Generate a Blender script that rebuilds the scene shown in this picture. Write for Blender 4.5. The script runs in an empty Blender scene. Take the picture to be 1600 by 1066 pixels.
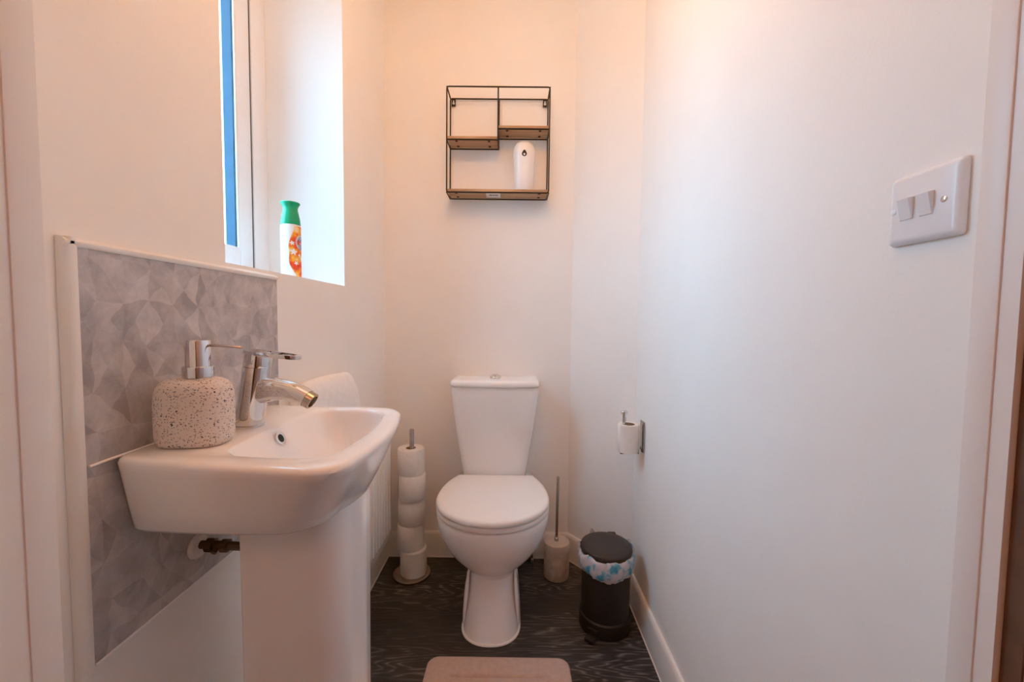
import bpy, bmesh, math, random
from mathutils import Vector, Matrix
random.seed(7)
S = bpy.context.scene
COL = S.collection
PI = math.pi

# ------------------------------------------------------------------ camera
cam_d = bpy.data.cameras.new('camera')
cam_d.sensor_fit = 'HORIZONTAL'
cam_d.sensor_width = 36.0
cam_d.lens = 640.0 / 1600.0 * 36.0
cam_d.clip_start = 0.02
cam = bpy.data.objects.new('camera', cam_d)
COL.objects.link(cam)
cam.matrix_world = (Matrix.Translation((0, 0, 1.11)) @ Matrix.Rotation(0.004, 4, 'Z')
                    @ Matrix.Rotation(PI / 2 - 0.0521, 4, 'X') @ Matrix.Rotation(0.0114, 4, 'Z'))
S.camera = cam

# ------------------------------------------------------------------ colour management, world, lights
S.view_settings.view_transform = 'Standard'
S.view_settings.look = 'None'
S.view_settings.gamma = 1.0
S.view_settings.use_curve_mapping = False
S.view_settings.exposure = 0.0
S.cycles.max_bounces = 16
S.cycles.diffuse_bounces = 10

SKY = 18.8
w = bpy.data.worlds.new('sky')
S.world = w
w.use_nodes = True
nt = w.node_tree
bg = nt.nodes['Background']
tc = nt.nodes.new('ShaderNodeTexCoord')
sx = nt.nodes.new('ShaderNodeSeparateXYZ')
rp = nt.nodes.new('ShaderNodeValToRGB')
rp.color_ramp.elements[0].position = 0.47
rp.color_ramp.elements[0].color = (0.116, 0.266, 0.38, 1)
rp.color_ramp.elements[1].position = 0.53
rp.color_ramp.elements[1].color = (0.28, 0.66, 1.0, 1)
mp = nt.nodes.new('ShaderNodeMapRange')
mp.inputs[1].default_value = -1
mp.inputs[2].default_value = 1
nt.links.new(tc.outputs['Generated'], sx.inputs[0])
nt.links.new(sx.outputs[2], mp.inputs[0])
nt.links.new(mp.outputs[0], rp.inputs[0])
nt.links.new(rp.outputs[0], bg.inputs[0])
# sky brightest straight out from the window, sides dimmed to balance the room's light
ab = nt.nodes.new('ShaderNodeMath')
ab.operation = 'ABSOLUTE'
nt.links.new(sx.outputs[1], ab.inputs[0])
az = nt.nodes.new('ShaderNodeMapRange')
az.inputs[1].default_value = 0
az.inputs[2].default_value = 1
az.inputs[3].default_value = 1.35 * SKY
az.inputs[4].default_value = 0.25 * SKY
nt.links.new(ab.outputs[0], az.inputs[0])
nt.links.new(az.outputs[0], bg.inputs[1])

# warm pendant bulb above the middle of the room (just out of the frame)
ld = bpy.data.lights.new('pendant_bulb_light', 'POINT')
ld.energy = 7.8
ld.color = (1.0, 0.43, 0.07)
ld.shadow_soft_size = 0.022
lamp = bpy.data.objects.new('pendant_bulb_light', ld)
lamp.location = (-0.04, 0.94, 2.22)
COL.objects.link(lamp)

# fill light added in the unseen hall, lifts faces turned to the doorway
hd = bpy.data.lights.new('hall_fill_light', 'POINT')
hd.energy = 8.2
hd.color = (1.0, 0.40, 0.22)
hd.shadow_soft_size = 0.12
hall = bpy.data.objects.new('hall_fill_light', hd)
hall.location = (-0.10, -0.85, 2.25)
COL.objects.link(hall)

# ------------------------------------------------------------------ materials
def new_mat(name):
    m = bpy.data.materials.new(name)
    m.use_nodes = True
    n = m.node_tree
    return m, n, n.nodes['Principled BSDF']


def setin(b, k, v):
    if k in b.inputs:
        b.inputs[k].default_value = v


def N(n, t, **kw):
    x = n.nodes.new(t)
    for k, v in kw.items():
        setattr(x, k, v)
    return x


def M(name, col, rough=0.5, metal=0.0, var=0.04, scale=25.0, bump=0.0, bscale=200.0, coat=0.0, spec=0.5):
    """principled material with a faint procedural mottling of its colour"""
    m, n, b = new_mat(name)
    tcn = N(n, 'ShaderNodeTexCoord')
    no = N(n, 'ShaderNodeTexNoise')
    no.inputs['Scale'].default_value = scale
    no.inputs['Detail'].default_value = 3
    n.links.new(tcn.outputs['Object'], no.inputs['Vector'])
    r = N(n, 'ShaderNodeValToRGB')
    r.color_ramp.elements[0].position = 0.3
    r.color_ramp.elements[1].position = 0.7
    r.color_ramp.elements[0].color = tuple(c * (1 - var) for c in col) + (1,)
    r.color_ramp.elements[1].color = tuple(min(1, c * (1 + var)) for c in col) + (1,)
    n.links.new(no.outputs['Fac'], r.inputs[0])
    n.links.new(r.outputs[0], b.inputs['Base Color'])
    setin(b, 'Roughness', rough)
    setin(b, 'Metallic', metal)
    setin(b, 'Coat Weight', coat)
    setin(b, 'Specular IOR Level', spec)
    if bump:
        nb = N(n, 'ShaderNodeTexNoise')
        nb.inputs['Scale'].default_value = bscale
        nb.inputs['Detail'].default_value = 2
        n.links.new(tcn.outputs['Object'], nb.inputs['Vector'])
        bp = N(n, 'ShaderNodeBump')
        bp.inputs['Strength'].default_value = bump
        bp.inputs['Distance'].default_value = 0.002
        n.links.new(nb.outputs['Fac'], bp.inputs['Height'])
        n.links.new(bp.outputs[0], b.inputs['Normal'])
    return m


WALL = M('wall_paint', (0.89, 0.87, 0.84), 0.75, var=0.012, scale=6, bump=0.08, bscale=160, spec=0.25)
CEIL = M('ceiling_paint', (0.87, 0.86, 0.84), 0.8, var=0.01)
TRIM = M('trim_gloss_paint', (0.84, 0.82, 0.79), 0.35, var=0.01)
UPVC = M('white_upvc', (0.84, 0.84, 0.85), 0.3, var=0.01)
GASKET = M('dark_window_gasket', (0.03, 0.03, 0.04), 0.6)
OUTWALL = M('outer_reveal_blue_cladding', (0.010, 0.020, 0.027), 1.0, var=0.2, scale=20, spec=0.0)
BEADM = M('blue_glazing_bead', (0.08, 0.14, 0.20), 1.0, var=0.1, scale=15, spec=0.0)
CERAMIC = M('white_ceramic', (0.90, 0.895, 0.89), 0.12, var=0.008, scale=3, coat=0.3)
SEATP = M('white_seat_plastic', (0.90, 0.89, 0.88), 0.28, var=0.006, scale=3)
SILIC = M('white_sealant', (0.92, 0.91, 0.90), 0.4)
CHROME = M('chrome', (0.74, 0.74, 0.75), 0.06, 1.0, var=0.01)
STEEL = M('brushed_steel', (0.46, 0.41, 0.37), 0.25, 1.0, var=0.08, scale=60)
BRASS = M('dull_brass', (0.11, 0.065, 0.04), 0.35, 0.9, var=0.25)
HOLE = M('dark_hole', (0.01, 0.01, 0.01), 0.6)
RADP = M('radiator_enamel', (0.90, 0.89, 0.87), 0.3, var=0.008)
TOWEL = M('white_terry', (0.93, 0.92, 0.91), 0.95, var=0.03, scale=60, bump=0.6, bscale=420, spec=0.1)
PAPER = M('white_tissue', (0.82, 0.79, 0.75), 0.95, var=0.03, scale=50, bump=0.5, bscale=260, spec=0.1)
CARD = M('brown_cardboard', (0.36, 0.25, 0.16), 0.9)
BLACKP = M('matt_black_plastic', (0.013, 0.010, 0.0095), 0.5, var=0.1)
LIDP = M('dark_grey_lid_plastic', (0.035, 0.027, 0.026), 0.42, var=0.1)
WIRE = M('black_wire', (0.018, 0.013, 0.012), 0.4, 0.3)
STICK = M('white_sticker', (0.75, 0.74, 0.72), 0.5)
INK = M('grey_ink', (0.25, 0.22, 0.22), 0.6)
WPLAST = M('white_plastic', (0.84, 0.82, 0.81), 0.3, var=0.006)
SWITCHP = M('switch_plastic', (0.80, 0.80, 0.82), 0.25, var=0.006)
GREEN = M('green_cap', (0.0, 0.36, 0.15), 0.3, var=0.05)
STONEL = M('pale_stone_resin', (0.66, 0.56, 0.48), 0.45, var=0.06, scale=30)
BADGE = M('badge_lilac', (0.62, 0.63, 0.75), 0.4)
BADGEINK = M('badge_ink', (0.10, 0.10, 0.25), 0.5)
PETAL = M('white_petal_print', (0.88, 0.84, 0.86), 0.4)
DOORW = M('white_door_paint', (0.76, 0.75, 0.76), 0.4)
DOORE = M('brown_door_edge', (0.14, 0.07, 0.04), 0.6, var=0.2)
MATM = M('beige_bath_mat', (0.62, 0.46, 0.39), 0.95, var=0.06, scale=60, bump=0.9, bscale=300, spec=0.1)
STONE = None


def stone_mat():
    m, n, b = new_mat('beige_stone_resin')
    t = N(n, 'ShaderNodeTexCoord')
    a = N(n, 'ShaderNodeTexNoise')
    a.inputs['Scale'].default_value = 16
    a.inputs['Detail'].default_value = 6
    a.inputs['Distortion'].default_value = 1.5
    r = N(n, 'ShaderNodeValToRGB')
    r.color_ramp.elements[0].color = (0.42, 0.33, 0.27, 1)
    r.color_ramp.elements[1].color = (0.60, 0.50, 0.43, 1)
    r.color_ramp.elements[0].position = 0.35
    r.color_ramp.elements[1].position = 0.62
    n.links.new(t.outputs['Object'], a.inputs['Vector'])
    n.links.new(a.outputs['Fac'], r.inputs[0])
    n.links.new(r.outputs[0], b.inputs['Base Color'])
    b.inputs['Roughness'].default_value = 0.5
    return m


def terrazzo_mat():
    m, n, b = new_mat('speckled_terrazzo')
    t = N(n, 'ShaderNodeTexCoord')
    base = (0.74, 0.66, 0.60, 1)
    cur = None
    mp_ = N(n, 'ShaderNodeMapping')
    mp_.inputs['Scale'].default_value = (1, 1, 1.35)
    n.links.new(t.outputs['Object'], mp_.inputs['Vector'])
    dis = N(n, 'ShaderNodeTexNoise')
    dis.inputs['Scale'].default_value = 160
    mixv = N(n, 'ShaderNodeMixRGB')
    mixv.inputs[0].default_value = 0.006
    n.links.new(mp_.outputs[0], dis.inputs['Vector'])
    n.links.new(mp_.outputs[0], mixv.inputs[1])
    n.links.new(dis.outputs['Color'], mixv.inputs[2])
    for sc, th, keep, col in ((260, 0.29, 0.62, (0.10, 0.09, 0.09, 1)), (220, 0.30, 0.64, (0.26, 0.28, 0.31, 1)),
                              (340, 0.32, 0.62, (0.36, 0.22, 0.16, 1)), (130, 0.22, 0.88, (0.04, 0.04, 0.06, 1))):
        v = N(n, 'ShaderNodeTexVoronoi')
        v.inputs['Scale'].default_value = sc
        n.links.new(mixv.outputs[0], v.inputs['Vector'])
        lt = N(n, 'ShaderNodeMath', operation='LESS_THAN')
        lt.inputs[1].default_value = th
        n.links.new(v.outputs['Distance'], lt.inputs[0])
        sp = N(n, 'ShaderNodeSeparateColor')
        n.links.new(v.outputs['Color'], sp.inputs[0])
        gt = N(n, 'ShaderNodeMath', operation='GREATER_THAN')
        gt.inputs[1].default_value = keep
        n.links.new(sp.outputs[0], gt.inputs[0])
        mu = N(n, 'ShaderNodeMath', operation='MULTIPLY')
        n.links.new(lt.outputs[0], mu.inputs[0])
        n.links.new(gt.outputs[0], mu.inputs[1])
        mx = N(n, 'ShaderNodeMixRGB')
        n.links.new(mu.outputs[0], mx.inputs[0])
        if cur is None:
            mx.inputs[1].default_value = base
        else:
            n.links.new(cur.outputs[0], mx.inputs[1])
        mx.inputs[2].default_value = col
        cur = mx
    n.links.new(cur.outputs[0], b.inputs['Base Color'])
    b.inputs['Roughness'].default_value = 0.55
    return m


def floor_mat():
    m, n, b = new_mat('dark_wood_plank_vinyl')
    L = n.links.new
    t = N(n, 'ShaderNodeTexCoord')
    s = N(n, 'ShaderNodeSeparateXYZ')
    L(t.outputs['Object'], s.inputs[0])
    # plank index across y
    d = N(n, 'ShaderNodeMath', operation='ADD')
    d.inputs[1].default_value = -1.334 + 0.168 * 40
    L(s.outputs[1], d.inputs[0])
    q = N(n, 'ShaderNodeMath', operation='DIVIDE')
    q.inputs[1].default_value = 0.168
    L(d.outputs[0], q.inputs[0])
    fl = N(n, 'ShaderNodeMath', operation='FLOOR')
    L(q.outputs[0], fl.inputs[0])
    fr = N(n, 'ShaderNodeMath', operation='FRACT')
    L(q.outputs[0], fr.inputs[0])
    wn = N(n, 'ShaderNodeTexWhiteNoise', noise_dimensions='1D')
    L(fl.outputs[0], wn.inputs['W'])
    off = N(n, 'ShaderNodeMath', operation='MULTIPLY')
    off.inputs[1].default_value = 7.3
    L(wn.outputs['Value'], off.inputs[0])
    xo = N(n, 'ShaderNodeMath', operation='ADD')
    L(s.outputs[0], xo.inputs[0])
    L(off.outputs[0], xo.inputs[1])
    xs = N(n, 'ShaderNodeMath', operation='MULTIPLY')
    xs.inputs[1].default_value = 0.16
    L(xo.outputs[0], xs.inputs[0])
    cb = N(n, 'ShaderNodeCombineXYZ')
    L(xs.outputs[0], cb.inputs[0])
    L(s.outputs[1], cb.inputs[1])
    L(off.outputs[0], cb.inputs[2])
    # cathedral figure: contour lines of a stretched noise
    no = N(n, 'ShaderNodeTexNoise')
    no.inputs['Scale'].default_value = 8.0
    no.inputs['Detail'].default_value = 3.0
    no.inputs['Roughness'].default_value = 0.45
    L(cb.outputs[0], no.inputs['Vector'])
    mu = N(n, 'ShaderNodeMath', operation='MULTIPLY')
    mu.inputs[1].default_value = 24.0
    L(no.outputs['Fac'], mu.inputs[0])
    fc = N(n, 'ShaderNodeMath', operation='FRACT')
    L(mu.outputs[0], fc.inputs[0])
    # fine pores stretched along x
    mpn = N(n, 'ShaderNodeMapping')
    mpn.inputs['Scale'].default_value = (12, 150, 1)
    L(t.outputs['Object'], mpn.inputs['Vector'])
    po = N(n, 'ShaderNodeTexNoise')
    po.inputs['Scale'].default_value = 1.0
    po.inputs['Detail'].default_value = 4
    L(mpn.outputs[0], po.inputs['Vector'])
    r1 = N(n, 'ShaderNodeValToRGB')
    e = r1.color_ramp.elements
    e[0].position = 0.0
    e[0].color = (0, 0, 0, 1)
    e[1].position = 1.0
    e[1].color = (0, 0, 0, 1)
    for p_, c_ in ((0.45, 0.1), (0.72, 1.0), (0.85, 0.25)):
        x = r1.color_ramp.elements.new(p_)
        x.color = (c_, c_, c_, 1)
    L(fc.outputs[0], r1.inputs[0])
    r2 = N(n, 'ShaderNodeValToRGB')
    r2.color_ramp.elements[0].position = 0.36
    r2.color_ramp.elements[1].position = 0.60
    L(po.outputs['Fac'], r2.inputs[0])
    # patches where the figure is strong
    pa = N(n, 'ShaderNodeTexNoise')
    pa.inputs['Scale'].default_value = 5
    pa.inputs['Detail'].default_value = 1
    L(cb.outputs[0], pa.inputs['Vector'])
    r3 = N(n, 'ShaderNodeValToRGB')
    r3.color_ramp.elements[0].position = 0.45
    r3.color_ramp.elements[1].position = 0.65
    r3.color_ramp.elements[0].color = (0.15, 0.15, 0.15, 1)
    L(pa.outputs['Fac'], r3.inputs[0])
    m1 = N(n, 'ShaderNodeMath', operation='MULTIPLY')
    L(r1.outputs[0], m1.inputs[0])
    L(r2.outputs[0], m1.inputs[1])
    m2 = N(n, 'ShaderNodeMath', operation='MULTIPLY')
    L(m1.outputs[0], m2.inputs[0])
    L(r3.outputs[0], m2.inputs[1])
    p3 = N(n, 'ShaderNodeMath', operation='MULTIPLY')
    p3.inputs[1].default_value = 0.05
    L(r2.outputs[0], p3.inputs[0])
    ad = N(n, 'ShaderNodeMath', operation='ADD')
    L(m2.outputs[0], ad.inputs[0])
    L(p3.outputs[0], ad.inputs[1])
    mx = N(n, 'ShaderNodeMixRGB')
    L(ad.outputs[0], mx.inputs[0])
    mx.inputs[1].default_value = (0.027, 0.024, 0.026, 1)
    mx.inputs[2].default_value = (0.30, 0.275, 0.27, 1)
    # plank tone + seam
    tn = N(n, 'ShaderNodeMapRange')
    tn.inputs[3].default_value = 0.75
    tn.inputs[4].default_value = 1.25
    L(wn.outputs['Value'], tn.inputs[0])
    hs = N(n, 'ShaderNodeMixRGB', blend_type='MULTIPLY')
    hs.inputs[0].default_value = 1
    L(mx.outputs[0], hs.inputs[1])
    L(tn.outputs[0], hs.inputs[2])
    sm = N(n, 'ShaderNodeMath', operation='LESS_THAN')
    sm.inputs[1].default_value = 0.012
    L(fr.outputs[0], sm.inputs[0])
    m3 = N(n, 'ShaderNodeMixRGB')
    L(sm.outputs[0], m3.inputs[0])
    L(hs.outputs[0], m3.inputs[1])
    m3.inputs[2].default_value = (0.012, 0.010, 0.010, 1)
    L(m3.outputs[0], b.inputs['Base Color'])
    b.inputs['Roughness'].default_value = 0.45
    return m


def tile_mat():
    """grey kaleidoscope of triangular facets printed on the panel (object y / z)"""
    m, n, b = new_mat('grey_faceted_tile')
    L = n.links.new
    t = N(n, 'ShaderNodeTexCoord')
    # wobble
    wob = N(n, 'ShaderNodeTexNoise')
    wob.inputs['Scale'].default_value = 11
    L(t.outputs['Object'], wob.inputs['Vector'])
    wm = N(n, 'ShaderNodeMixRGB', blend_type='LINEAR_LIGHT')
    wm.inputs[0].default_value = 0.026
    L(t.outputs['Object'], wm.inputs[1])
    L(wob.outputs['Color'], wm.inputs[2])
    s = N(n, 'ShaderNodeSeparateXYZ')
    L(wm.outputs[0], s.inputs[0])

    def cell(sock, off, size):
        a = N(n, 'ShaderNodeMath', operation='ADD')
        a.inputs[1].default_value = off
        L(sock, a.inputs[0])
        q = N(n, 'ShaderNodeMath', operation='DIVIDE')
        q.inputs[1].default_value = size
        L(a.outputs[0], q.inputs[0])
        f = N(n, 'ShaderNodeMath', operation='FLOOR')
        L(q.outputs[0], f.inputs[0])
        r = N(n, 'ShaderNodeMath', operation='FRACT')
        L(q.outputs[0], r.inputs[0])
        return f.outputs[0], r.outputs[0]
    fy, ry = cell(s.outputs[1], 2.0 - 0.010, 0.047)
    fz, rz = cell(s.outputs[2], 2.0 - 0.008, 0.061)
    g1 = N(n, 'ShaderNodeMath', operation='GREATER_THAN')
    L(ry, g1.inputs[0])
    L(rz, g1.inputs[1])
    su = N(n, 'ShaderNodeMath', operation='ADD')
    L(ry, su.inputs[0])
    L(rz, su.inputs[1])
    g2 = N(n, 'ShaderNodeMath', operation='GREATER_THAN')
    L(su.outputs[0], g2.inputs[0])
    g2.inputs[1].default_value = 1.0
    k2 = N(n, 'ShaderNodeMath', operation='MULTIPLY_ADD')
    L(g2.outputs[0], k2.inputs[0])
    k2.inputs[1].default_value = 2
    L(g1.outputs[0], k2.inputs[2])
    cb = N(n, 'ShaderNodeCombineXYZ')
    L(fy, cb.inputs[0])
    L(fz, cb.inputs[1])
    L(k2.outputs[0], cb.inputs[2])
    wn = N(n, 'ShaderNodeTexWhiteNoise', noise_dimensions='3D')
    L(cb.outputs[0], wn.inputs['Vector'])
    # each facet has its own gradient direction so it reads as a folded facet
    gr = N(n, 'ShaderNodeMath', operation='SUBTRACT')
    L(ry, gr.inputs[0])
    L(rz, gr.inputs[1])
    sp = N(n, 'ShaderNodeSeparateColor')
    L(wn.outputs['Color'], sp.inputs[0])
    c5 = N(n, 'ShaderNodeMath', operation='SUBTRACT')
    c5.inputs[1].default_value = 0.5
    L(sp.outputs[1], c5.inputs[0])
    gm = N(n, 'ShaderNodeMath', operation='MULTIPLY')
    L(gr.outputs[0], gm.inputs[0])
    L(c5.outputs[0], gm.inputs[1])
    ad = N(n, 'ShaderNodeMath', operation='ADD')
    L(gm.outputs[0], ad.inputs[0])
    L(sp.outputs[0], ad.inputs[1])
    # cloudy mottling
    no = N(n, 'ShaderNodeTexNoise')
    no.inputs['Scale'].default_value = 26
    no.inputs['Detail'].default_value = 6
    no.inputs['Roughness'].default_value = 0.65
    L(t.outputs['Object'], no.inputs['Vector'])
    mixf = N(n, 'ShaderNodeMixRGB')
    mixf.inputs[0].default_value = 0.78
    L(ad.outputs[0], mixf.inputs[1])
    L(no.outputs['Fac'], mixf.inputs[2])
    r = N(n, 'ShaderNodeValToRGB')
    r.color_ramp.elements[0].position = 0.30
    r.color_ramp.elements[1].position = 0.70
    r.color_ramp.elements[0].color = (0.33, 0.31, 0.32, 1)
    r.color_ramp.elements[1].color = (0.60, 0.57, 0.57, 1)
    L(mixf.outputs[0], r.inputs[0])
    L(r.outputs[0], b.inputs['Base Color'])
    b.inputs['Roughness'].default_value = 0.4
    return m


def wood_mat():
    m, n, b = new_mat('light_oak_board')
    t = N(n, 'ShaderNodeTexCoord')
    mpn = N(n, 'ShaderNodeMapping')
    mpn.inputs['Scale'].default_value = (6, 60, 60)
    no = N(n, 'ShaderNodeTexNoise')
    no.inputs['Scale'].default_value = 1.0
    no.inputs['Detail'].default_value = 4
    r = N(n, 'ShaderNodeValToRGB')
    r.color_ramp.elements[0].color = (0.36, 0.20, 0.10, 1)
    r.color_ramp.elements[1].color = (0.58, 0.36, 0.19, 1)
    r.color_ramp.elements[0].position = 0.3
    r.color_ramp.elements[1].position = 0.7
    n.links.new(t.outputs['Object'], mpn.inputs['Vector'])
    n.links.new(mpn.outputs[0], no.inputs['Vector'])
    n.links.new(no.outputs['Fac'], r.inputs[0])
    n.links.new(r.outputs[0], b.inputs['Base Color'])
    b.inputs['Roughness'].default_value = 0.55
    return m


def liner_mat():
    m, n, b = new_mat('blue_patterned_liner_film')
    t = N(n, 'ShaderNodeTexCoord')
    v = N(n, 'ShaderNodeTexNoise')
    v.inputs['Scale'].default_value = 34
    v.inputs['Detail'].default_value = 3.0
    r = N(n, 'ShaderNodeValToRGB')
    e = r.color_ramp.elements
    e[0].position = 0.44
    e[0].color = (0.60, 0.58, 0.62, 1)
    e[1].position = 0.66
    e[1].color = (0.05, 0.30, 0.46, 1)
    x = e.new(0.53)
    x.color = (0.48, 0.54, 0.62, 1)
    x = e.new(0.57)
    x.color = (0.20, 0.45, 0.58, 1)
    n.links.new(t.outputs['Object'], v.inputs['Vector'])
    n.links.new(v.outputs['Fac'], r.inputs[0])
    n.links.new(r.outputs[0], b.inputs['Base Color'])
    b.inputs['Roughness'].default_value = 0.3
    return m


def art_mat():
    """warm blotches of the fruit print on the aerosol label"""
    m, n, b = new_mat('orange_fruit_print')
    t = N(n, 'ShaderNodeTexCoord')
    no = N(n, 'ShaderNodeTexNoise')
    no.inputs['Scale'].default_value = 38
    no.inputs['Detail'].default_value = 2
    r = N(n, 'ShaderNodeValToRGB')
    e = r.color_ramp.elements
    e[0].position = 0.36
    e[0].color = (0.75, 0.04, 0.015, 1)
    e[1].position = 0.66
    e[1].color = (0.90, 0.62, 0.34, 1)
    for p_, c_ in ((0.46, (0.86, 0.10, 0.01, 1)), (0.53, (0.90, 0.28, 0.02, 1)), (0.60, (0.92, 0.46, 0.04, 1))):
        x = e.new(p_)
        x.color = c_
    n.links.new(t.outputs['Object'], no.inputs['Vector'])
    n.links.new(no.outputs['Fac'], r.inputs[0])
    n.links.new(r.outputs[0], b.inputs['Base Color'])
    b.inputs['Roughness'].default_value = 0.35
    return m


def glass_mat():
    m, n, b = new_mat('window_glass')
    n.nodes.remove(b)
    out = n.nodes['Material Output']
    tr = N(n, 'ShaderNodeBsdfTransparent')
    tr.inputs[0].default_value = (0.96, 0.98, 0.98, 1)
    gl = N(n, 'ShaderNodeBsdfGlossy')
    gl.inputs['Roughness'].default_value = 0.02
    fr = N(n, 'ShaderNodeFresnel')
    fr.inputs['IOR'].default_value = 1.45
    mx = N(n, 'ShaderNodeMixShader')
    ge = N(n, 'ShaderNodeNewGeometry')
    inv = N(n, 'ShaderNodeMath', operation='SUBTRACT')
    inv.inputs[0].default_value = 1.0
    n.links.new(ge.outputs['Backfacing'], inv.inputs[1])
    fm = N(n, 'ShaderNodeMath', operation='MULTIPLY')
    n.links.new(fr.outputs[0], fm.inputs[0])
    n.links.new(inv.outputs[0], fm.inputs[1])
    n.links.new(fm.outputs[0], mx.inputs[0])
    n.links.new(tr.outputs[0], mx.inputs[1])
    n.links.new(gl.outputs[0], mx.inputs[2])
    n.links.new(mx.outputs[0], out.inputs['Surface'])
    return m


STONE = stone_mat()
TERR = terrazzo_mat()
FLOORM = floor_mat()
TILE = tile_mat()
OAK = wood_mat()
LINER = liner_mat()
ART = art_mat()
GLASS = glass_mat()

# ------------------------------------------------------------------ helpers
ORIGIN = {}


def thing(name, label, cat, loc, group=None, rotz=0.0):
    o = bpy.data.objects.new(name, None)
    o.empty_display_size = 0.05
    COL.objects.link(o)
    o.location = loc
    o.rotation_euler = (0, 0, rotz)
    tag(o, label, cat, group)
    ORIGIN[o.name] = Vector(loc)
    return o


def tag(o, label, cat, group=None):
    o['label'] = label
    o['category'] = cat
    if group:
        o['group'] = group
    return o


def obj(name, bm, mat, parent=None, loc=None, local=False, sharp=38, label=None):
    """link bm (world coordinates unless local) as one mesh object"""
    org = Vector((0, 0, 0))
    if parent is not None:
        org = ORIGIN[parent.name]
    elif loc is not None:
        org = Vector(loc)
    if not local and org.length:
        bmesh.ops.translate(bm, vec=-org, verts=bm.verts)
    bmesh.ops.recalc_face_normals(bm, faces=bm.faces)
    me = bpy.data.meshes.new(name)
    bm.to_mesh(me)
    bm.free()
    mats = mat if isinstance(mat, (list, tuple)) else [mat]
    for m in mats:
        me.materials.append(m)
    me.polygons.foreach_set('use_smooth', [True] * len(me.polygons))
    me.set_sharp_from_angle(angle=math.radians(sharp))
    o = bpy.data.objects.new(name, me)
    COL.objects.link(o)
    if parent is not None:
        o.parent = parent
    elif loc is not None:
        o.location = loc
    ORIGIN[o.name] = org
    if label:
        o['label'] = label
    return o


def struct(name, bm, mat, parent=None, sharp=38):
    o = obj(name, bm, mat, parent, sharp=sharp)
    if parent is None:
        o['kind'] = 'structure'
    return o


def BM():
    return bmesh.new()


def box(bm, x0, x1, y0, y1, z0, z1, bev=0.0, seg=2):
    r = bmesh.ops.create_cube(bm, size=1.0)
    vs = r['verts']
    for v in vs:
        v.co = Vector(((x0 + x1) / 2 + v.co.x * (x1 - x0), (y0 + y1) / 2 + v.co.y * (y1 - y0),
                       (z0 + z1) / 2 + v.co.z * (z1 - z0)))
    if bev:
        es = list({e for v in vs for e in v.link_edges})
        bmesh.ops.bevel(bm, geom=es, offset=bev, segments=seg, affect='EDGES', profile=0.5)
    return bm


def loft(bm, loops, cap0=True, cap1=True, closed=True):
    rings = [[bm.verts.new(p) for p in lp] for lp in loops]
    n = len(rings[0])
    for a, b in zip(rings, rings[1:]):
        for i in range(n if closed else n - 1):
            j = (i + 1) % n
            bm.faces.new((a[i], a[j], b[j], b[i]))
    if cap0:
        bm.faces.new(rings[0][::-1])
    if cap1:
        bm.faces.new(rings[-1])
    return rings


def lathe(bm, prof, c=(0, 0, 0), n=48, axis=None, cap=True):
    """prof: (r, h) pairs; revolve about z through c, or about the given axis vector"""
    if axis is None:
        rot = Matrix.Identity(3)
    else:
        rot = Vector((0, 0, 1)).rotation_difference(Vector(axis).normalized()).to_matrix()
    C = Vector(c)
    loops = []
    for r, h in prof:
        r = max(r, 1e-5)
        loops.append([C + rot @ Vector((r * math.cos(2 * PI * i / n), r * math.sin(2 * PI * i / n), h)) for i in range(n)])
    loft(bm, loops, cap, cap)
    return bm


def tube(bm, pts, r, n=10, closed=False, cap=True):
    """round tube of radius r (or a list of radii) along a polyline"""
    P = [Vector(p) for p in pts]
    k = len(P)
    T = []
    for i in range(k):
        if closed:
            t = P[(i + 1) % k] - P[i - 1]
        else:
            t = P[min(i + 1, k - 1)] - P[max(i - 1, 0)]
        T.append(t.normalized())
    u = T[0].orthogonal().normalized()
    loops = []
    for i in range(k):
        u = (u - T[i] * u.dot(T[i])).normalized()
        v = T[i].cross(u)
        ri = r[i] if isinstance(r, (list, tuple)) else r
        loops.append([P[i] + ri * (u * math.cos(2 * PI * a / n) + v * math.sin(2 * PI * a / n)) for a in range(n)])
    if closed:
        rings = [[bm.verts.new(p) for p in lp] for lp in loops]
        for i in range(k):
            a, b = rings[i], rings[(i + 1) % k]
            for j in range(n):
                bm.faces.new((a[j], a[(j + 1) % n], b[(j + 1) % n], b[j]))
    else:
        loft(bm, loops, cap, cap)
    return bm


def fillet_path(pts, rad, seg=5):
    """round the inner corners of an open polyline"""
    P = [Vector(p) for p in pts]
    out = [P[0]]
    for i in range(1, len(P) - 1):
        a = (P[i - 1] - P[i])
        b = (P[i + 1] - P[i])
        d = min(rad, a.length * 0.45, b.length * 0.45)
        s, e = P[i] + a.normalized() * d, P[i] + b.normalized() * d
        for k in range(seg + 1):
            t = k / seg
            out.append((1 - t) ** 2 * s + 2 * t * (1 - t) * P[i] + t * t * e)
    out.append(P[-1])
    return out


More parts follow.
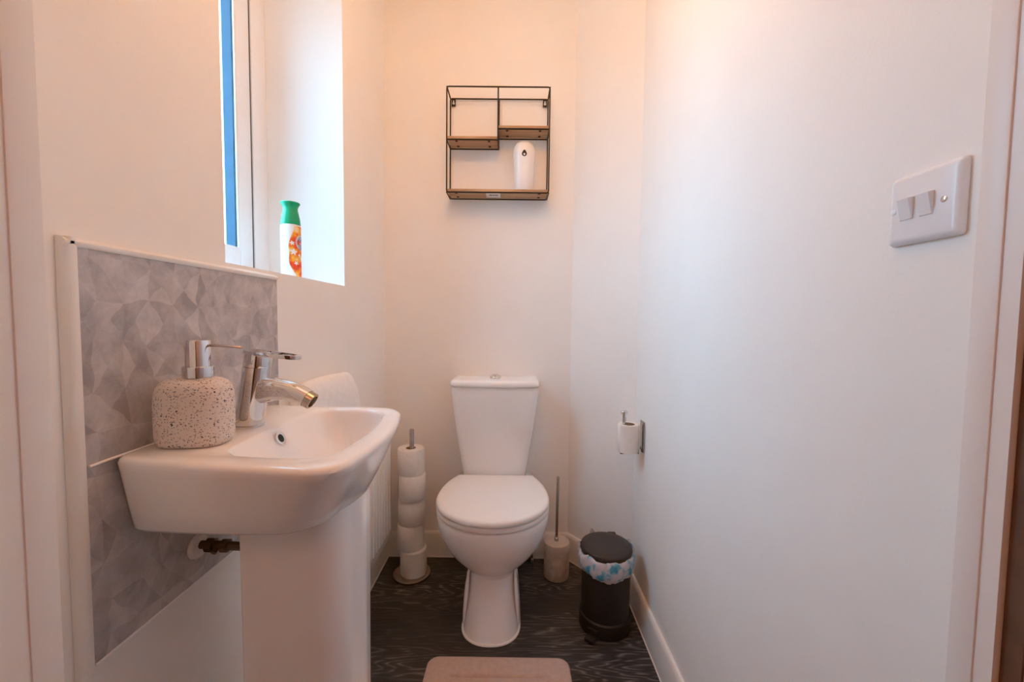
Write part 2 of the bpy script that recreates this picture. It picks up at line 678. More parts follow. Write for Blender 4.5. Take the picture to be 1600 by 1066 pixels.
def quadloop(cor, rad, z=0.0, n=6, m=8, bulge=(0, 0, 0, 0), inset=0.0):
    """closed loop (ccw) round a quadrilateral with filleted corners and bulging sides"""
    c = [Vector((p[0], p[1])) for p in cor]
    if inset:
        q = []
        for i in range(4):
            a = (c[i] - c[i - 1]).normalized()
            b = (c[(i + 1) % 4] - c[i]).normalized()
            na = Vector((-a.y, a.x))
            nb = Vector((-b.y, b.x))
            q.append(c[i] + (na + nb) * (inset / max(0.3, 1 + na.dot(nb))))
        c = q
    if not isinstance(rad, (list, tuple)):
        rad = [rad] * 4
    st, en, arcs = [], [], []
    for i in range(4):
        p = c[i]
        a = c[i - 1] - p
        b = c[(i + 1) % 4] - p
        d = rad[i]
        s, e = p + a.normalized() * d, p + b.normalized() * d
        arc = []
        for k in range(n + 1):
            t = k / n
            wq = 0.72
            den = (1 - t) ** 2 + 2 * wq * t * (1 - t) + t * t
            arc.append(((1 - t) ** 2 * s + 2 * wq * t * (1 - t) * p + t * t * e) / den)
        arcs.append(arc)
    out = []
    for i in range(4):
        out += arcs[i]
        s, e = arcs[i][-1], arcs[(i + 1) % 4][0]
        dirv = (e - s).normalized()
        nor = Vector((dirv.y, -dirv.x))
        for k in range(1, m):
            t = k / m
            out.append(s.lerp(e, t) + nor * bulge[i] * 4 * t * (1 - t))
    # bulge tilts are small, the arcs stay where they are
    zz = z if callable(z) else (lambda x, y: z)
    return [Vector((p.x, p.y, zz(p.x, p.y))) for p in out]


def sell(cx, cy, a, b, z, e=2.0, n=48, rot=0.0):
    """superellipse loop"""
    out = []
    cr, sr = math.cos(rot), math.sin(rot)
    for i in range(n):
        t = 2 * PI * i / n
        c, s = math.cos(t), math.sin(t)
        x = a * math.copysign(abs(c) ** (2 / e), c)
        y = b * math.copysign(abs(s) ** (2 / e), s)
        out.append(Vector((cx + x * cr - y * sr, cy + x * sr + y * cr, z)))
    return out


def egg(xc, w_, yf, yw, yb, wb, z, nf=28, ns=12, pf=2.0):
    """toilet seat outline: round front (small y), widest at yw, straight back edge of half width wb at yb"""
    pts = []
    # right side back -> front -> left side back (clockwise seen from above, flipped later by normals)
    for k in range(ns):
        t = 1 - k / ns
        pts.append((xc + wb + (w_ - wb) * (1 - t ** 2.2), yw + (yb - yw) * t))
    for k in range(nf + 1):
        a = PI * k / nf
        c, s = math.cos(a), math.sin(a)
        pts.append((xc + w_ * math.copysign(abs(c) ** (2 / pf), c), yw - (yw - yf) * abs(s) ** (2 / pf)))
    for k in range(1, ns + 1):
        t = k / ns
        pts.append((xc - wb - (w_ - wb) * (1 - t ** 2.2), yw + (yb - yw) * t))
    return [Vector((x, y, z)) for x, y in pts]


# ------------------------------------------------------------------ room dimensions
XL, XR, YB = -0.588, 0.482, 1.870      # inner faces of the left, right and back wall
CHX, CHY = 0.262, 1.600                # ends of the boxed-in diagonal corner
ZC = 2.56
WY0, WY1, WZ0, WZ1 = 0.837, 1.425, 1.220, 2.34   # window opening
XO = -0.960                            # outer face of the left wall

# floor
b = BM(); box(b, -1.0, 0.70, -1.6, 2.1, -0.05, 0.0)
struct('floor', b, FLOORM)
# ceiling
b = BM(); box(b, -1.0, 0.70, -1.6, 2.1, ZC, ZC + 0.05)
struct('ceiling', b, CEIL)
# back wall, right wall, diagonal corner wall
b = BM(); box(b, XO, 0.70, YB, YB + 0.1, 0, ZC)
struct('wall_back', b, WALL)
b = BM(); box(b, XR, XR + 0.1, 0.36, YB, 0, ZC)
struct('wall_right', b, WALL)
b = BM()
loft(b, [[Vector((CHX, YB, z)), Vector((XR, CHY, z)), Vector((XR, YB, z))] for z in (0, ZC)])
struct('wall_back_right', b, WALL)
# left wall with the window opening (inner leaf to the window frame, outer leaf beyond)
b = BM()
for (y0, y1, z0, z1) in ((0.36, WY0, 0, ZC), (WY1, YB, 0, ZC), (WY0, WY1, 0, WZ0), (WY0, WY1, WZ1, ZC)):
    box(b, -0.905, XL, y0, y1, z0, z1)
struct('wall_left', b, WALL)
b = BM()
for (y0, y1, z0, z1) in ((0.36, 0.89, 0, ZC), (1.385, YB, 0, ZC), (0.89, 1.385, 0, 1.245), (0.89, 1.385, 2.30, ZC)):
    box(b, XO, -0.905, y0, y1, z0, z1)
struct('wall_outside', b, OUTWALL)
# front wall with the doorway the camera looks through, and the hall behind
DL, DR, DY0, DY1 = -0.411, 0.398, 0.22, 0.36
b = BM()
box(b, -1.0, DL - 0.030, DY0, DY1, 0, ZC)
box(b, DR + 0.030, 0.70, DY0, DY1, 0, ZC)
box(b, DL - 0.030, DR + 0.030, DY0, DY1, 2.06, ZC)
struct('wall_front', b, WALL)
b = BM()
box(b, -1.05, -1.0, -1.6, DY0, 0, ZC)
box(b, 0.70, 0.75, -1.6, DY0, 0, ZC)
box(b, -1.0, 0.70, -1.65, -1.6, 0, ZC)
struct('wall_hall', b, WALL)
b = BM(); box(b, -0.50, 0.45, -1.6, -1.565, 0.0, 2.03, 0.002)
struct('hall_dark_panel', b, DOORE)  # unseen dark panel added on the hall's end wall for the chrome to reflect
# door lining: shallow stop nearest the room, rebate behind it
b = BM()
box(b, DL - 0.030, DL, 0.3355, DY1, 0, 2.06, 0.001)
box(b, DL - 0.030, DL - 0.0015, DY0, 0.3355, 0, 2.06)
struct('trim_1', b, TRIM)
b = BM()
box(b, DR, DR + 0.030, 0.340, DY1, 0, 2.06, 0.001)
box(b, DR + 0.0015, DR + 0.030, 0.3265, 0.340, 0, 2.06)
struct('trim_2', b, TRIM)
b = BM()
box(b, DL, DR, 0.3355, DY1, 2.03, 2.06)
struct('trim_3', b, TRIM)
# open door folded back towards the hall: white face, brown edge
b = BM(); box(b, 0.4065, 0.445, -0.40, 0.3115, 0.008, 2.03)
d1 = struct('door_1', b, DOORW)
b = BM(); box(b, 0.4050, 0.4165, 0.3120, 0.3260, 0.008, 2.03)
obj('door_edge', b, DOORE, d1, label='brown timber door edge')

# baseboards
BH = 0.118


def board(bm, a, c, thick, h):
    """moulded board from a to c (wall line), thickness towards the left of a->c"""
    a, c = Vector(a), Vector(c)
    d = (c - a).normalized()
    nrm = Vector((-d.y, d.x))
    loops = []
    for off, z in ((0, 0), (thick, 0), (thick, h - 0.012), (thick * 0.8, h - 0.004), (thick * 0.55, h), (0, h)):
        loops.append([Vector((*(a + nrm * off), z)), Vector((*(c + nrm * off), z))])
    prof0 = [l[0] for l in loops]
    prof1 = [l[1] for l in loops]
    loft(bm, [prof0, prof1])


def sealant(bm, a, c, off):
    a, c = Vector(a), Vector(c)
    d = (c - a).normalized()
    nrm = Vector((-d.y, d.x))
    a2, c2 = a + nrm * off, c + nrm * off
    tube(bm, [(*a2, 0.001), (*c2, 0.001)], 0.0028, 6)


b = BM(); board(b, (XL, YB), (XL, 0.36), 0.015, BH); sealant(b, (XL, YB), (XL, 0.36), 0.016)
struct('baseboard_left', b, TRIM)
b = BM(); board(b, (CHX, YB), (XL, YB), 0.015, BH); sealant(b, (CHX, YB), (XL, YB), 0.016)
struct('baseboard_back', b, TRIM)
b = BM(); board(b, (XR, CHY), (CHX, YB), 0.015, BH); sealant(b, (XR, CHY), (CHX, YB), 0.016)
struct('baseboard_back_right', b, TRIM)
b = BM(); board(b, (XR, 0.36), (XR, CHY), 0.015, BH); sealant(b, (XR, 0.36), (XR, CHY), 0.016)
struct('baseboard_right', b, TRIM)

# window: fixed frame, opening sash with gasket line, glass
FX = -0.848


def ringframe(bm, x0, x1, y0, y1, z0, z1, wd, bev=0.0):
    box(bm, x0, x1, y0, y0 + wd, z0, z1, bev)
    box(bm, x0, x1, y1 - wd, y1, z0, z1, bev)
    box(bm, x0, x1, y0 + wd, y1 - wd, z0, z0 + wd, bev)
    box(bm, x0, x1, y0 + wd, y1 - wd, z1 - wd, z1, bev)


b = BM()
box(b, -0.905, FX, WY0, WY0 + 0.076, WZ0, WZ1, 0.002)
box(b, -0.905, FX, WY1 - 0.076, WY1, WZ0, WZ1, 0.002)
box(b, -0.905, FX, WY0 + 0.076, WY1 - 0.076, WZ0, WZ0 + 0.024, 0.002)
box(b, -0.905, FX, WY0 + 0.076, WY1 - 0.076, WZ1 - 0.076, WZ1, 0.002)
win = struct('window_1', b, UPVC)
b = BM(); ringframe(b, -0.900, FX - 0.004, WY0 + 0.0765, WY1 - 0.0765, WZ0 + 0.0245, WZ1 - 0.0765, 0.009)
obj('window_gasket', b, GASKET, win, label='thin black rubber gasket')
YA, YZ, ZA, ZZ = WY0 + 0.086, WY1 - 0.086, WZ0 + 0.034, WZ1 - 0.086
b = BM()
ringframe(b, -0.895, FX, YA, YZ, ZA, ZZ, 0.060, 0.003)
ringframe(b, -0.8535, FX - 0.001, YA + 0.059, YZ - 0.059, ZA + 0.059, ZZ - 0.059, 0.010, 0.001)
sash = obj('window_sash', b, UPVC, win)
b = BM(); box(b, -0.858, -0.854, YA + 0.0605, YZ - 0.0605, ZA + 0.0605, ZZ - 0.0605)
obj('window_pane', b, GLASS, win)
b = BM()
ringframe(b, -0.887, -0.859, YA + 0.0605, YZ - 0.0605, ZA + 0.0605, ZZ - 0.0605, 0.0085)
obj('outer_glazing_bead', b, BEADM, sash, label='blue outer glazing bead')

# ------------------------------------------------------------------ splashback panel
SX = -0.578
sp = thing('splashback', 'grey faceted tile splashback panel with white edge trim behind the basin', 'splashback', (XL, 0.765, 0.62))
b = BM(); box(b, XL + 0.0005, SX, 0.540, 1.000, 0.622, 1.200)
obj('tile_panel', b, TILE, sp)
b = BM()
prof = [(0.5260, 0.0005), (0.5265, 0.006), (0.529, 0.011), (0.533, 0.0135), (0.538, 0.0135), (0.5425, 0.0115), (0.5435, 0.0005)]
loft(b, [[Vector((XL + x, y, z)) for y, x in prof] for z in (0.612, 1.2112)])
obj('edge_trim', b, TRIM, sp)
b = BM()
prof = [(1.199, 0.0005), (1.199, 0.0115), (1.202, 0.0135), (1.206, 0.0135), (1.2095, 0.010), (1.2115, 0.005), (1.212, 0.0005)]
loft(b, [[Vector((XL + x, y, z)) for z, x in prof] for y in (0.5265, 1.000)])
obj('edge_trim', b, TRIM, sp)
b = BM()
tube(b, [(SX, 0.5445, 0.6215), (SX, 1.0, 0.6215)], 0.0022, 6)
obj('sealant_bead', b, SILIC, sp)

# ------------------------------------------------------------------ wash basin on its pedestal
bs = thing('wash_basin', 'white ceramic wash basin on full pedestal under the splashback', 'basin', (SX, 0.75, 0))
A0, B0, C0, D0 = (SX, 0.577), (-0.226, 0.528), (-0.244, 0.934), (SX, 0.950)
OUT = [A0, B0, C0, D0]
b = BM()
lev = []


def outer(z, ins, r, bl, dx=0.0, dy=0.0):
    q = [(A0[0], A0[1] + dy * 0.75), (B0[0] - dx, B0[1] + dy * 2.1), (C0[0] - dx, C0[1] - dy), (D0[0], D0[1] - dy)]
    return quadloop(q, [0.018, r, r, 0.018], z, 8, 12, (0.004, bl, 0.0, 0), ins)


lev.append(outer(0.781, 0.010, 0.075, 0.020, 0.062, 0.030))
lev.append(outer(0.783, 0.004, 0.075, 0.020, 0.060, 0.030))
lev.append(outer(0.790, 0.000, 0.075, 0.020, 0.055, 0.028))
lev.append(outer(0.820, 0.0, 0.075, 0.018, 0.036, 0.020))
lev.append(outer(0.855, 0.0, 0.072, 0.016, 0.018, 0.011))
lev.append(outer(0.885, 0.0, 0.068, 0.015, 0.004, 0.003))
lev.append(outer(0.897, 0.0, 0.066, 0.014, 0.0, 0.0))
lev.append(outer(0.9020, 0.002, 0.065, 0.014))
lev.append(outer(0.9045, 0.005, 0.062, 0.013))
lev.append(outer(0.9055, 0.010, 0.060, 0.012))
IN = [(-0.440, 0.594), (-0.262, 0.584), (-0.274, 0.902), (-0.440, 0.905)]


def inner(z, ins, r, bl, dx0=0.0):
    q = [(IN[0][0] + dx0, IN[0][1]), IN[1], IN[2], (IN[3][0] + dx0, IN[3][1])]
    return quadloop(q, [0.045, r, r, 0.045], z, 8, 12, (0.002, bl, 0.0, 0.003), ins)


lev.append(inner(0.9055, -0.003, 0.055, 0.010))
lev.append(inner(0.9040, 0.000, 0.055, 0.010))
lev.append(inner(0.899, 0.003, 0.055, 0.010))
lev.append(inner(0.880, 0.006, 0.055, 0.009, 0.008))
lev.append(inner(0.850, 0.014, 0.055, 0.007, 0.016))
lev.append(inner(0.825, 0.026, 0.052, 0.004, 0.020))
lev.append(inner(0.808, 0.042, 0.045, 0.002, 0.020))
lev.append(inner(0.802, 0.060, 0.030, 0.0, 0.020))
loft(b, lev, True, True)
obj('basin_bowl', b, CERAMIC, bs, sharp=60)
# pedestal
b = BM()
pl = []
for z, k in ((0.0, 0.0), (0.02, 0.0), (0.4, 0.002), (0.70, 0.0), (0.784, -0.002)):
    q = [(-0.447, 0.652 + k), (-0.281, 0.658 + k), (-0.281, 0.842 - k), (-0.447, 0.848 - k)]
    pl.append(quadloop(q, [0.004, 0.060, 0.060, 0.004], z, 10, 8, (0.004, 0.004, 0.004, 0)))
loft(b, pl)
obj('pedestal', b, CERAMIC, bs, sharp=45)
# overflow ring on the back slope of the bowl
b = BM()
ax = Vector((1, 0, 0.50))
cpos = (-0.4285, 0.745, 0.886)
lathe(b, [(0.0078, -0.003), (0.0078, 0.0008), (0.010, 0.0014), (0.0125, 0.0008), (0.0130, -0.003)], cpos, 28, ax)
obj('overflow_ring', b, CHROME, bs, label='chrome ring of the overflow hole')
b = BM()
lathe(b, [(0.0079, -0.001), (0.0079, 0.0009)], cpos, 20, ax)
obj('overflow_hole', b, HOLE, bs)
b = BM()
lathe(b, [(0.020, 0.0), (0.020, 0.002), (0.014, 0.003), (0.010, 0.0015)], (-0.345, 0.745, 0.802), 28)
obj('basin_waste', b, CHROME, bs)
b = BM()
tube(b, [(SX + 0.0022, 0.5455, 0.9035), (SX + 0.0022, 0.572, 0.904), (SX + 0.0022, 0.95, 0.905)], 0.002, 6)
obj('sealant_bead', b, SILIC, bs)

# mixer tap, part of the basin
TX, TY, TZ = -0.4935, 0.755, 0.9055
b = BM()
lean = Vector((0.155, 0, 1)).normalized()
C = Vector((TX, TY, TZ))
lathe(b, [(0.0262, 0.0), (0.0265, 0.002), (0.0265, 0.0045)], C, 40)
prof = [(0.0245, 0.004), (0.0250, 0.006), (0.0248, 0.02), (0.0238, 0.06), (0.0232, 0.098), (0.0228, 0.112)]
loops = []
for r_, h_ in prof:
    cc = C + Vector((lean.x / lean.z * h_, 0, h_))
    loops.append([cc + Vector((r_ * 1.0 * math.cos(2 * PI * i / 40), r_ * math.sin(2 * PI * i / 40), r_ * math.cos(2 * PI * i / 40) * -0.10 * (h_ / 0.11))) for i in range(40)])
loft(b, loops)
tap = obj('mixer_tap', b, CHROME, bs, sharp=30, label='chrome mixer tap with flat looped lever')
# spout: rounded-rectangle section sweeping forward and down
b = BM()
secs = []
path = [(-0.487, 0.972, 0.019, 0.026), (-0.462, 0.974, 0.019, 0.0235), (-0.440, 0.976, 0.018, 0.0205), (-0.420, 0.974, 0.018, 0.0180),
        (-0.403, 0.9685, 0.0178, 0.0168), (-0.390, 0.9625, 0.0175, 0.0162), (-0.3835, 0.9590, 0.0175, 0.0160)]
for i, (x, z, ry_, rz_) in enumerate(path):
    x0_, z0_ = path[max(i - 1, 0)][:2]
    x1_, z1_ = path[min(i + 1, len(path) - 1)][:2]
    t = Vector((x1_ - x0_, 0, z1_ - z0_)).normalized()
    up = Vector((-t.z, 0, t.x))
    lp = sell(0, 0, ry_, rz_, 0, 2.8, 32)
    secs.append([Vector((x, TY, z)) + Vector((0, 1, 0)) * p.x + up * p.y for p in lp])
loft(b, secs)
spout = obj('spout', b, CHROME, tap, sharp=40)
b = BM()
tdir = Vector((0.86, 0, -0.50)).normalized()
up = Vector((-tdir.z, 0, tdir.x))
# aerator collar at the mouth
base = Vector((-0.3845, TY, 0.9595))
ringo, ringi = [], []
for hh, rr in ((0.0, 0.0168), (0.013, 0.0165), (0.0135, 0.0125), (0.004, 0.0115)):
    lp = sell(0, 0, rr, rr * 0.9, 0, 2.3, 32)
    ringo.append([base + tdir * hh + Vector((0, 1, 0)) * p.x + up * p.y for p in lp])
loft(b, ringo, True, True)
obj('aerator', b, STEEL, tap)
# lever: cap + flat loop
b = BM()
loops = []
for r_, h_ in ((0.0225, 0.1125), (0.0228, 0.115), (0.0228, 0.136), (0.0215, 0.1395), (0.012, 0.1410)):
    cc = C + Vector((lean.x / lean.z * h_, 0, h_))
    loops.append([cc + Vector((r_ * math.cos(2 * PI * i / 40), r_ * math.sin(2 * PI * i / 40), r_ * math.cos(2 * PI * i / 40) * -0.12)) for i in range(40)])
loft(b, loops)
# looped handle: outer and inner outline in the lever plane
o_, i_ = [], []
for k in range(28):
    t = 2 * PI * k / 28
    c, s = math.cos(t), math.sin(t)
    o_.append((0.050 * math.copysign(abs(c) ** 0.62, c), (0.0215 - 0.0045 * c) * math.copysign(abs(s) ** 0.62, s)))
    i_.append((0.010 + 0.031 * math.copysign(abs(c) ** 0.6, c), (0.0150 - 0.003 * c) * math.copysign(abs(s) ** 0.6, s)))
cl = Vector((-0.445, TY, 1.0405))
dx = Vector((0.985, 0, -0.11)).normalized()
dz = Vector((0.11, 0, 0.985)).normalized()
yv = Vector((0, 1, 0))


def lp_(pts, h):
    return [cl + dx * p[0] + yv * p[1] + dz * h for p in pts]


rings = [[b.verts.new(v) for v in lp] for lp in (lp_(i_, -0.0035), lp_(o_, -0.0035), lp_([(x * 1.01, y * 1.03) for x, y in o_], 0.0), lp_(o_, 0.0035), lp_(i_, 0.0035))]
for q in range(5):
    a_, c_ = rings[q], rings[(q + 1) % 5]
    for k in range(28):
        b.faces.new((a_[k], a_[(k + 1) % 28], c_[(k + 1) % 28], c_[k]))
obj('lever', b, CHROME, tap, sharp=40)

# isolating valve and pipe below the basin
pv = thing('supply_pipe', 'dull brass isolating valve with white wall collar under the basin', 'pipe', (SX, 0.728, 0.688))
b = BM()
lathe(b, [(0.0215, 0.0), (0.0215, 0.004), (0.019, 0.008), (0.010, 0.009)], (SX + 0.0005, 0.728, 0.688), 28, (1, 0, 0))
obj('wall_collar', b, WPLAST, pv, label='white plastic wall collar')
b = BM()
lathe(b, [(0.0075, 0.008), (0.0075, 0.020), (0.0125, 0.021), (0.0125, 0.034), (0.0085, 0.036), (0.0085, 0.048), (0.012, 0.049), (0.012, 0.060), (0.008, 0.061), (0.0075, 0.1285)],
      (SX, 0.728, 0.692), 8, (1, 0, -0.03))
obj('valve_body', b, BRASS, pv)
b = BM()
tube(b, [(SX + 0.042, 0.728, 0.692), (SX + 0.042, 0.714, 0.684)], 0.005, 8)
obj('valve_screw', b, BRASS, pv)

# ------------------------------------------------------------------ soap dispenser on the basin
so = thing('soap_dispenser', 'speckled stone soap dispenser with chrome pump on the basin corner', 'soap dispenser', (-0.509, 0.648, 0.9062), rotz=0.14)
b = BM()
lv = []
for z, f in ((0.0, 0.86), (0.002, 0.92), (0.007, 0.968), (0.016, 0.992), (0.035, 1.0), (0.065, 1.0), (0.082, 0.985), (0.092, 0.94), (0.099, 0.86), (0.1035, 0.74), (0.106, 0.58), (0.107, 0.36)):
    d_ = 0.061 * (1 - f)
    lv.append(sell(0, 0, 0.0525 - d_, 0.0375 - d_ * 0.75, z, 2.9, 56))
loft(b, lv)
obj('bottle', b, TERR, so, local=True, sharp=60)
b = BM()
lathe(b, [(0.0212, 0.1065), (0.0215, 0.108), (0.0215, 0.1235), (0.0208, 0.1245), (0.0172, 0.1248), (0.0172, 0.1635), (0.0165, 0.1655), (0.010, 0.1662)], (0.006, 0, 0), 40)
pump = obj('pump', b, CHROME, so, local=True, sharp=30)
b = BM()
tube(b, [(0.018, 0, 0.1575), (0.040, -0.002, 0.1568), (0.0715, -0.004, 0.1548), (0.0722, -0.004, 0.1525)], 0.0021, 8)
obj('pump_nozzle', b, STEEL, pump, local=True)

# ------------------------------------------------------------------ radiator
rd = thing('radiator', 'white ribbed panel radiator low on the left wall', 'radiator', (-0.55, 1.40, 0.165))
b = BM()
RX = -0.520
box(b, -0.536, RX - 0.006, 1.06, 1.727, 0.165, 0.725, 0.004)
y = 1.082
while y < 1.715:
    # raised rib with rounded ends
    lp = []
    for x, wd, zz in ((RX - 0.007, 0.0140, 0.0), (RX - 0.001, 0.0105, 0.007), (RX + 0.001, 0.0085, 0.009)):
        q = [(y - wd, 0.192 + zz), (y + wd, 0.192 + zz), (y + wd, 0.698 - zz), (y - wd, 0.698 - zz)]
        l2 = quadloop(q, 0.0055, 0, 3, 3)
        lp.append([Vector((x, p.x, p.y)) for p in l2])
    loft(b, lp, False, True)
    y += 0.0333
obj('radiator_panel', b, RADP, rd, sharp=50)
b = BM()
box(b, -0.573, -0.5355, 1.075, 1.712, 0.712, 0.722)
for k in range(34):
    yy = 1.08 + k * 0.0186
    box(b, -0.570, -0.5365, yy, yy + 0.004, 0.19, 0.712)
obj('convector_grille', b, RADP, rd)
for yy in (1.18, 1.60):
    b = BM()
    box(b, XL + 0.0005, -0.5365, yy, yy + 0.03, 0.25, 0.64)
    obj('wall_bracket', b, RADP, rd)

# towel standing folded on the radiator against the wall
b = BM()


def toprow(y):
    return 0.940 - 0.010 * max(0, (1.10 - y) / 0.08) ** 2 * 0.2


lv = []
nseg = 22
for k in range(nseg + 1):
    t = k / nseg
    yy = 1.050 + 0.345 * t
    e_ = min(1.0, math.sin(min(t, 1 - t) * PI * 3.2) if min(t, 1 - t) < 0.156 else 1.0)
    e_ = max(0.30, e_) ** 0.5
    zt = 0.737 + (0.934 - 0.737) * (0.62 + 0.38 * e_) + 0.004 * math.sin(5 * t)
    th = 0.055 * (0.75 + 0.25 * e_)
    xb = XL + 0.003
    lp = []
    for u in range(30):
        a = 2 * PI * u / 30
        c, s = math.cos(a), math.sin(a)
        px = xb + th / 2 * (1 + math.copysign(abs(c) ** 0.75, c)) * (1.0 + 0.25 * (0.5 - 0.5 * s))
        pz = (0.727 + zt) / 2 + (zt - 0.727) / 2 * math.copysign(abs(s) ** 0.55, s)
        px += 0.0018 * math.sin(9 * t + 6 * pz * 10)
        sk = (0.932 - pz) * 0.10 * t
        lp.append(Vector((max(px, xb), yy + sk, pz)))
    lv.append(lp)
loft(b, lv)
tw = obj('towel', b, TOWEL, loc=(XL + 0.03, 1.21, 0.727), sharp=70)
tag(tw, 'white folded terry towel against the left wall behind the tap', 'towel')

# ------------------------------------------------------------------ toilet
XT = -0.070
tl = thing('toilet', 'white close-coupled toilet with closed lid against the back wall', 'toilet', (XT, 1.60, 0))
b = BM()
lv = []
#        z      w      yf     yw     yb     wb    pf
for z, w_, yf, yw, yb, wb, pf in (
        (0.000, 0.1000, 1.338, 1.440, 1.845, 0.088, 2.3),
        (0.006, 0.0990, 1.340, 1.440, 1.845, 0.088, 2.3),
        (0.040, 0.0945, 1.356, 1.450, 1.845, 0.085, 2.3),
        (0.090, 0.0880, 1.382, 1.470, 1.845, 0.082, 2.3),
        (0.140, 0.0830, 1.408, 1.490, 1.845, 0.080, 2.3),
        (0.172, 0.0820, 1.422, 1.500, 1.845, 0.080, 2.3),
        (0.185, 0.0850, 1.420, 1.500, 1.845, 0.082, 2.2),
        (0.200, 0.0980, 1.406, 1.500, 1.845, 0.088, 2.1),
        (0.225, 0.1260, 1.380, 1.498, 1.845, 0.100, 2.0),
        (0.260, 0.1560, 1.350, 1.496, 1.845, 0.118, 2.0),
        (0.300, 0.1810, 1.324, 1.496, 1.850, 0.135, 2.0),
        (0.340, 0.1980, 1.309, 1.498, 1.850, 0.150, 2.0),
        (0.375, 0.2065, 1.302, 1.500, 1.855, 0.160, 2.0),
        (0.395, 0.2080, 1.302, 1.500, 1.855, 0.165, 2.0),
        (0.403, 0.2060, 1.304, 1.500, 1.853, 0.163, 2.0),
        (0.406, 0.2000, 1.310, 1.500, 1.850, 0.158, 2.0)):
    lv.append(egg(XT, w_, yf, yw, yb, wb, z, pf=pf))
loft(b, lv)
# flared lugs either side of the neck
for s in (-1, 1):
    lp = []
    for z, y0, wd, ln in ((0.010, 1.435, 0.006, 0.030), (0.06, 1.425, 0.008, 0.045), (0.11, 1.430, 0.009, 0.045), (0.150, 1.440, 0.008, 0.040), (0.175, 1.452, 0.005, 0.026)):
        xx = XT + s * (0.1000 - z * 0.075)
        lp.append(sell(xx, y0 + ln * 0.6, wd, ln, z, 2.4, 24))
    loft(b, lp)
obj('pan', b, CERAMIC, tl, sharp=65)
b = BM()
tube(b, [Vector((p.x, p.y, 0.0015)) for p in egg(XT, 0.1025, 1.335, 1.440, 1.845, 0.091, 0, pf=2.3)], 0.0044, 6)
obj('sealant_bead', b, SILIC, tl)
# seat ring and lid
b = BM()
lv = []
for z, d_ in ((0.4090, 0.012), (0.4100, 0.005), (0.4140, 0.0015), (0.4200, 0.0), (0.4270, 0.0015), (0.4305, 0.005)):
    lv.append(egg(XT, 0.2080 - d_, 1.293 + d_, 1.490, 1.700 - d_, 0.154 - d_, z))
loft(b, lv)
obj('seat', b, SEATP, tl, sharp=60)
b = BM()
lv = []
for z, d_ in ((0.4355, 0.009), (0.4370, 0.0020), (0.4400, 0.0), (0.4480, 0.0008), (0.4535, 0.004), (0.4570, 0.010), (0.4590, 0.020), (0.4600, 0.045), (0.4604, 0.10)):
    lv.append(egg(XT, 0.2090 - d_, 1.284 + d_, 1.490, 1.698 - d_, 0.160 - d_, z))
loft(b, lv)
obj('lid', b, SEATP, tl, sharp=60)
for s in (-1, 1):
    b = BM()
    tube(b, [(XT + s * 0.110, 1.702, 0.4325), (XT + s * 0.060, 1.702, 0.4325)], 0.0085, 12)
    box(b, XT + s * 0.085 - 0.008, XT + s * 0.085 + 0.008, 1.690, 1.706, 0.405, 0.432)
    obj('seat_hinge', b, CHROME, tl)
# cistern
XC = -0.077
b = BM()
lv = []
for z, hw, yf in ((0.4065, 0.128, 1.724), (0.412, 0.133, 1.718), (0.46, 0.139, 1.712), (0.55, 0.152, 1.698), (0.65, 0.167, 1.686), (0.75, 0.180, 1.681), (0.80, 0.1845, 1.679), (0.829, 0.1855, 1.679)):
    q = [(XC - hw, yf), (XC + hw, yf), (XC + hw, 1.864), (XC - hw, 1.864)]
    lv.append(quadloop(q, [0.038, 0.038, 0.008, 0.008], z, 8, 10, (0.012, 0, 0, 0)))
loft(b, lv)
obj('cistern', b, CERAMIC, tl, sharp=60)
b = BM()
lv = []
for z, d_ in ((0.8295, 0.004), (0.832, 0.001), (0.838, 0.0), (0.848, 0.002), (0.853, 0.006), (0.8555, 0.014), (0.857, 0.035)):
    q = [(XC - 0.189, 1.672), (XC + 0.189, 1.672), (XC + 0.189, 1.866), (XC - 0.189, 1.866)]
    lv.append(quadloop(q, [0.040, 0.040, 0.010, 0.010], z, 8, 10, (0.012, 0, 0, 0), d_ if d_ < 0.03 else 0.03))
loft(b, lv)
obj('cistern_lid', b, CERAMIC, tl, sharp=60)
b = BM()
lathe(b, [(0.024, 0.0), (0.024, 0.004), (0.022, 0.007), (0.019, 0.009), (0.018, 0.0135), (0.012, 0.0165), (0.001, 0.0175)], (XC, 1.765, 0.8572), 36)
obj('flush_button', b, CHROME, tl)
# dark inlet hose with a metal nut beside the foot of the pan
b = BM()
tube(b, fillet_path([(0.088, 1.845, 0.0325), (0.088, 1.78, 0.0325), (0.060, 1.76, 0.06), (0.055, 1.80, 0.16)], 0.03), 0.012, 12)
ho = obj('inlet_hose', b, BLACKP, tl, label='dark inlet hose')
b = BM()
lathe(b, [(0.006, 0.0), (0.006, 0.05)], (0.094, 1.765, 0.0), 10)
obj('hose_clip', b, CHROME, ho)

# ------------------------------------------------------------------ toilet roll stand with five rolls
SXc, SYc = -0.430, 1.722
st = thing('toilet_roll_stand', 'brushed steel upright stand holding spare toilet rolls in the back left corner', 'toilet roll stand', (SXc, SYc, 0))
b = BM()
lathe(b, [(0.076, 0.0), (0.079, 0.002), (0.080, 0.006), (0.079, 0.010), (0.074, 0.0125), (0.02, 0.0135)], (SXc, SYc, 0), 56)
obj('base', b, STEEL, st)
b = BM()
lathe(b, [(0.0098, 0.0130), (0.0098, 0.636), (0.0088, 0.638)], (SXc, SYc, 0), 24)
obj('pole', b, STEEL, st)


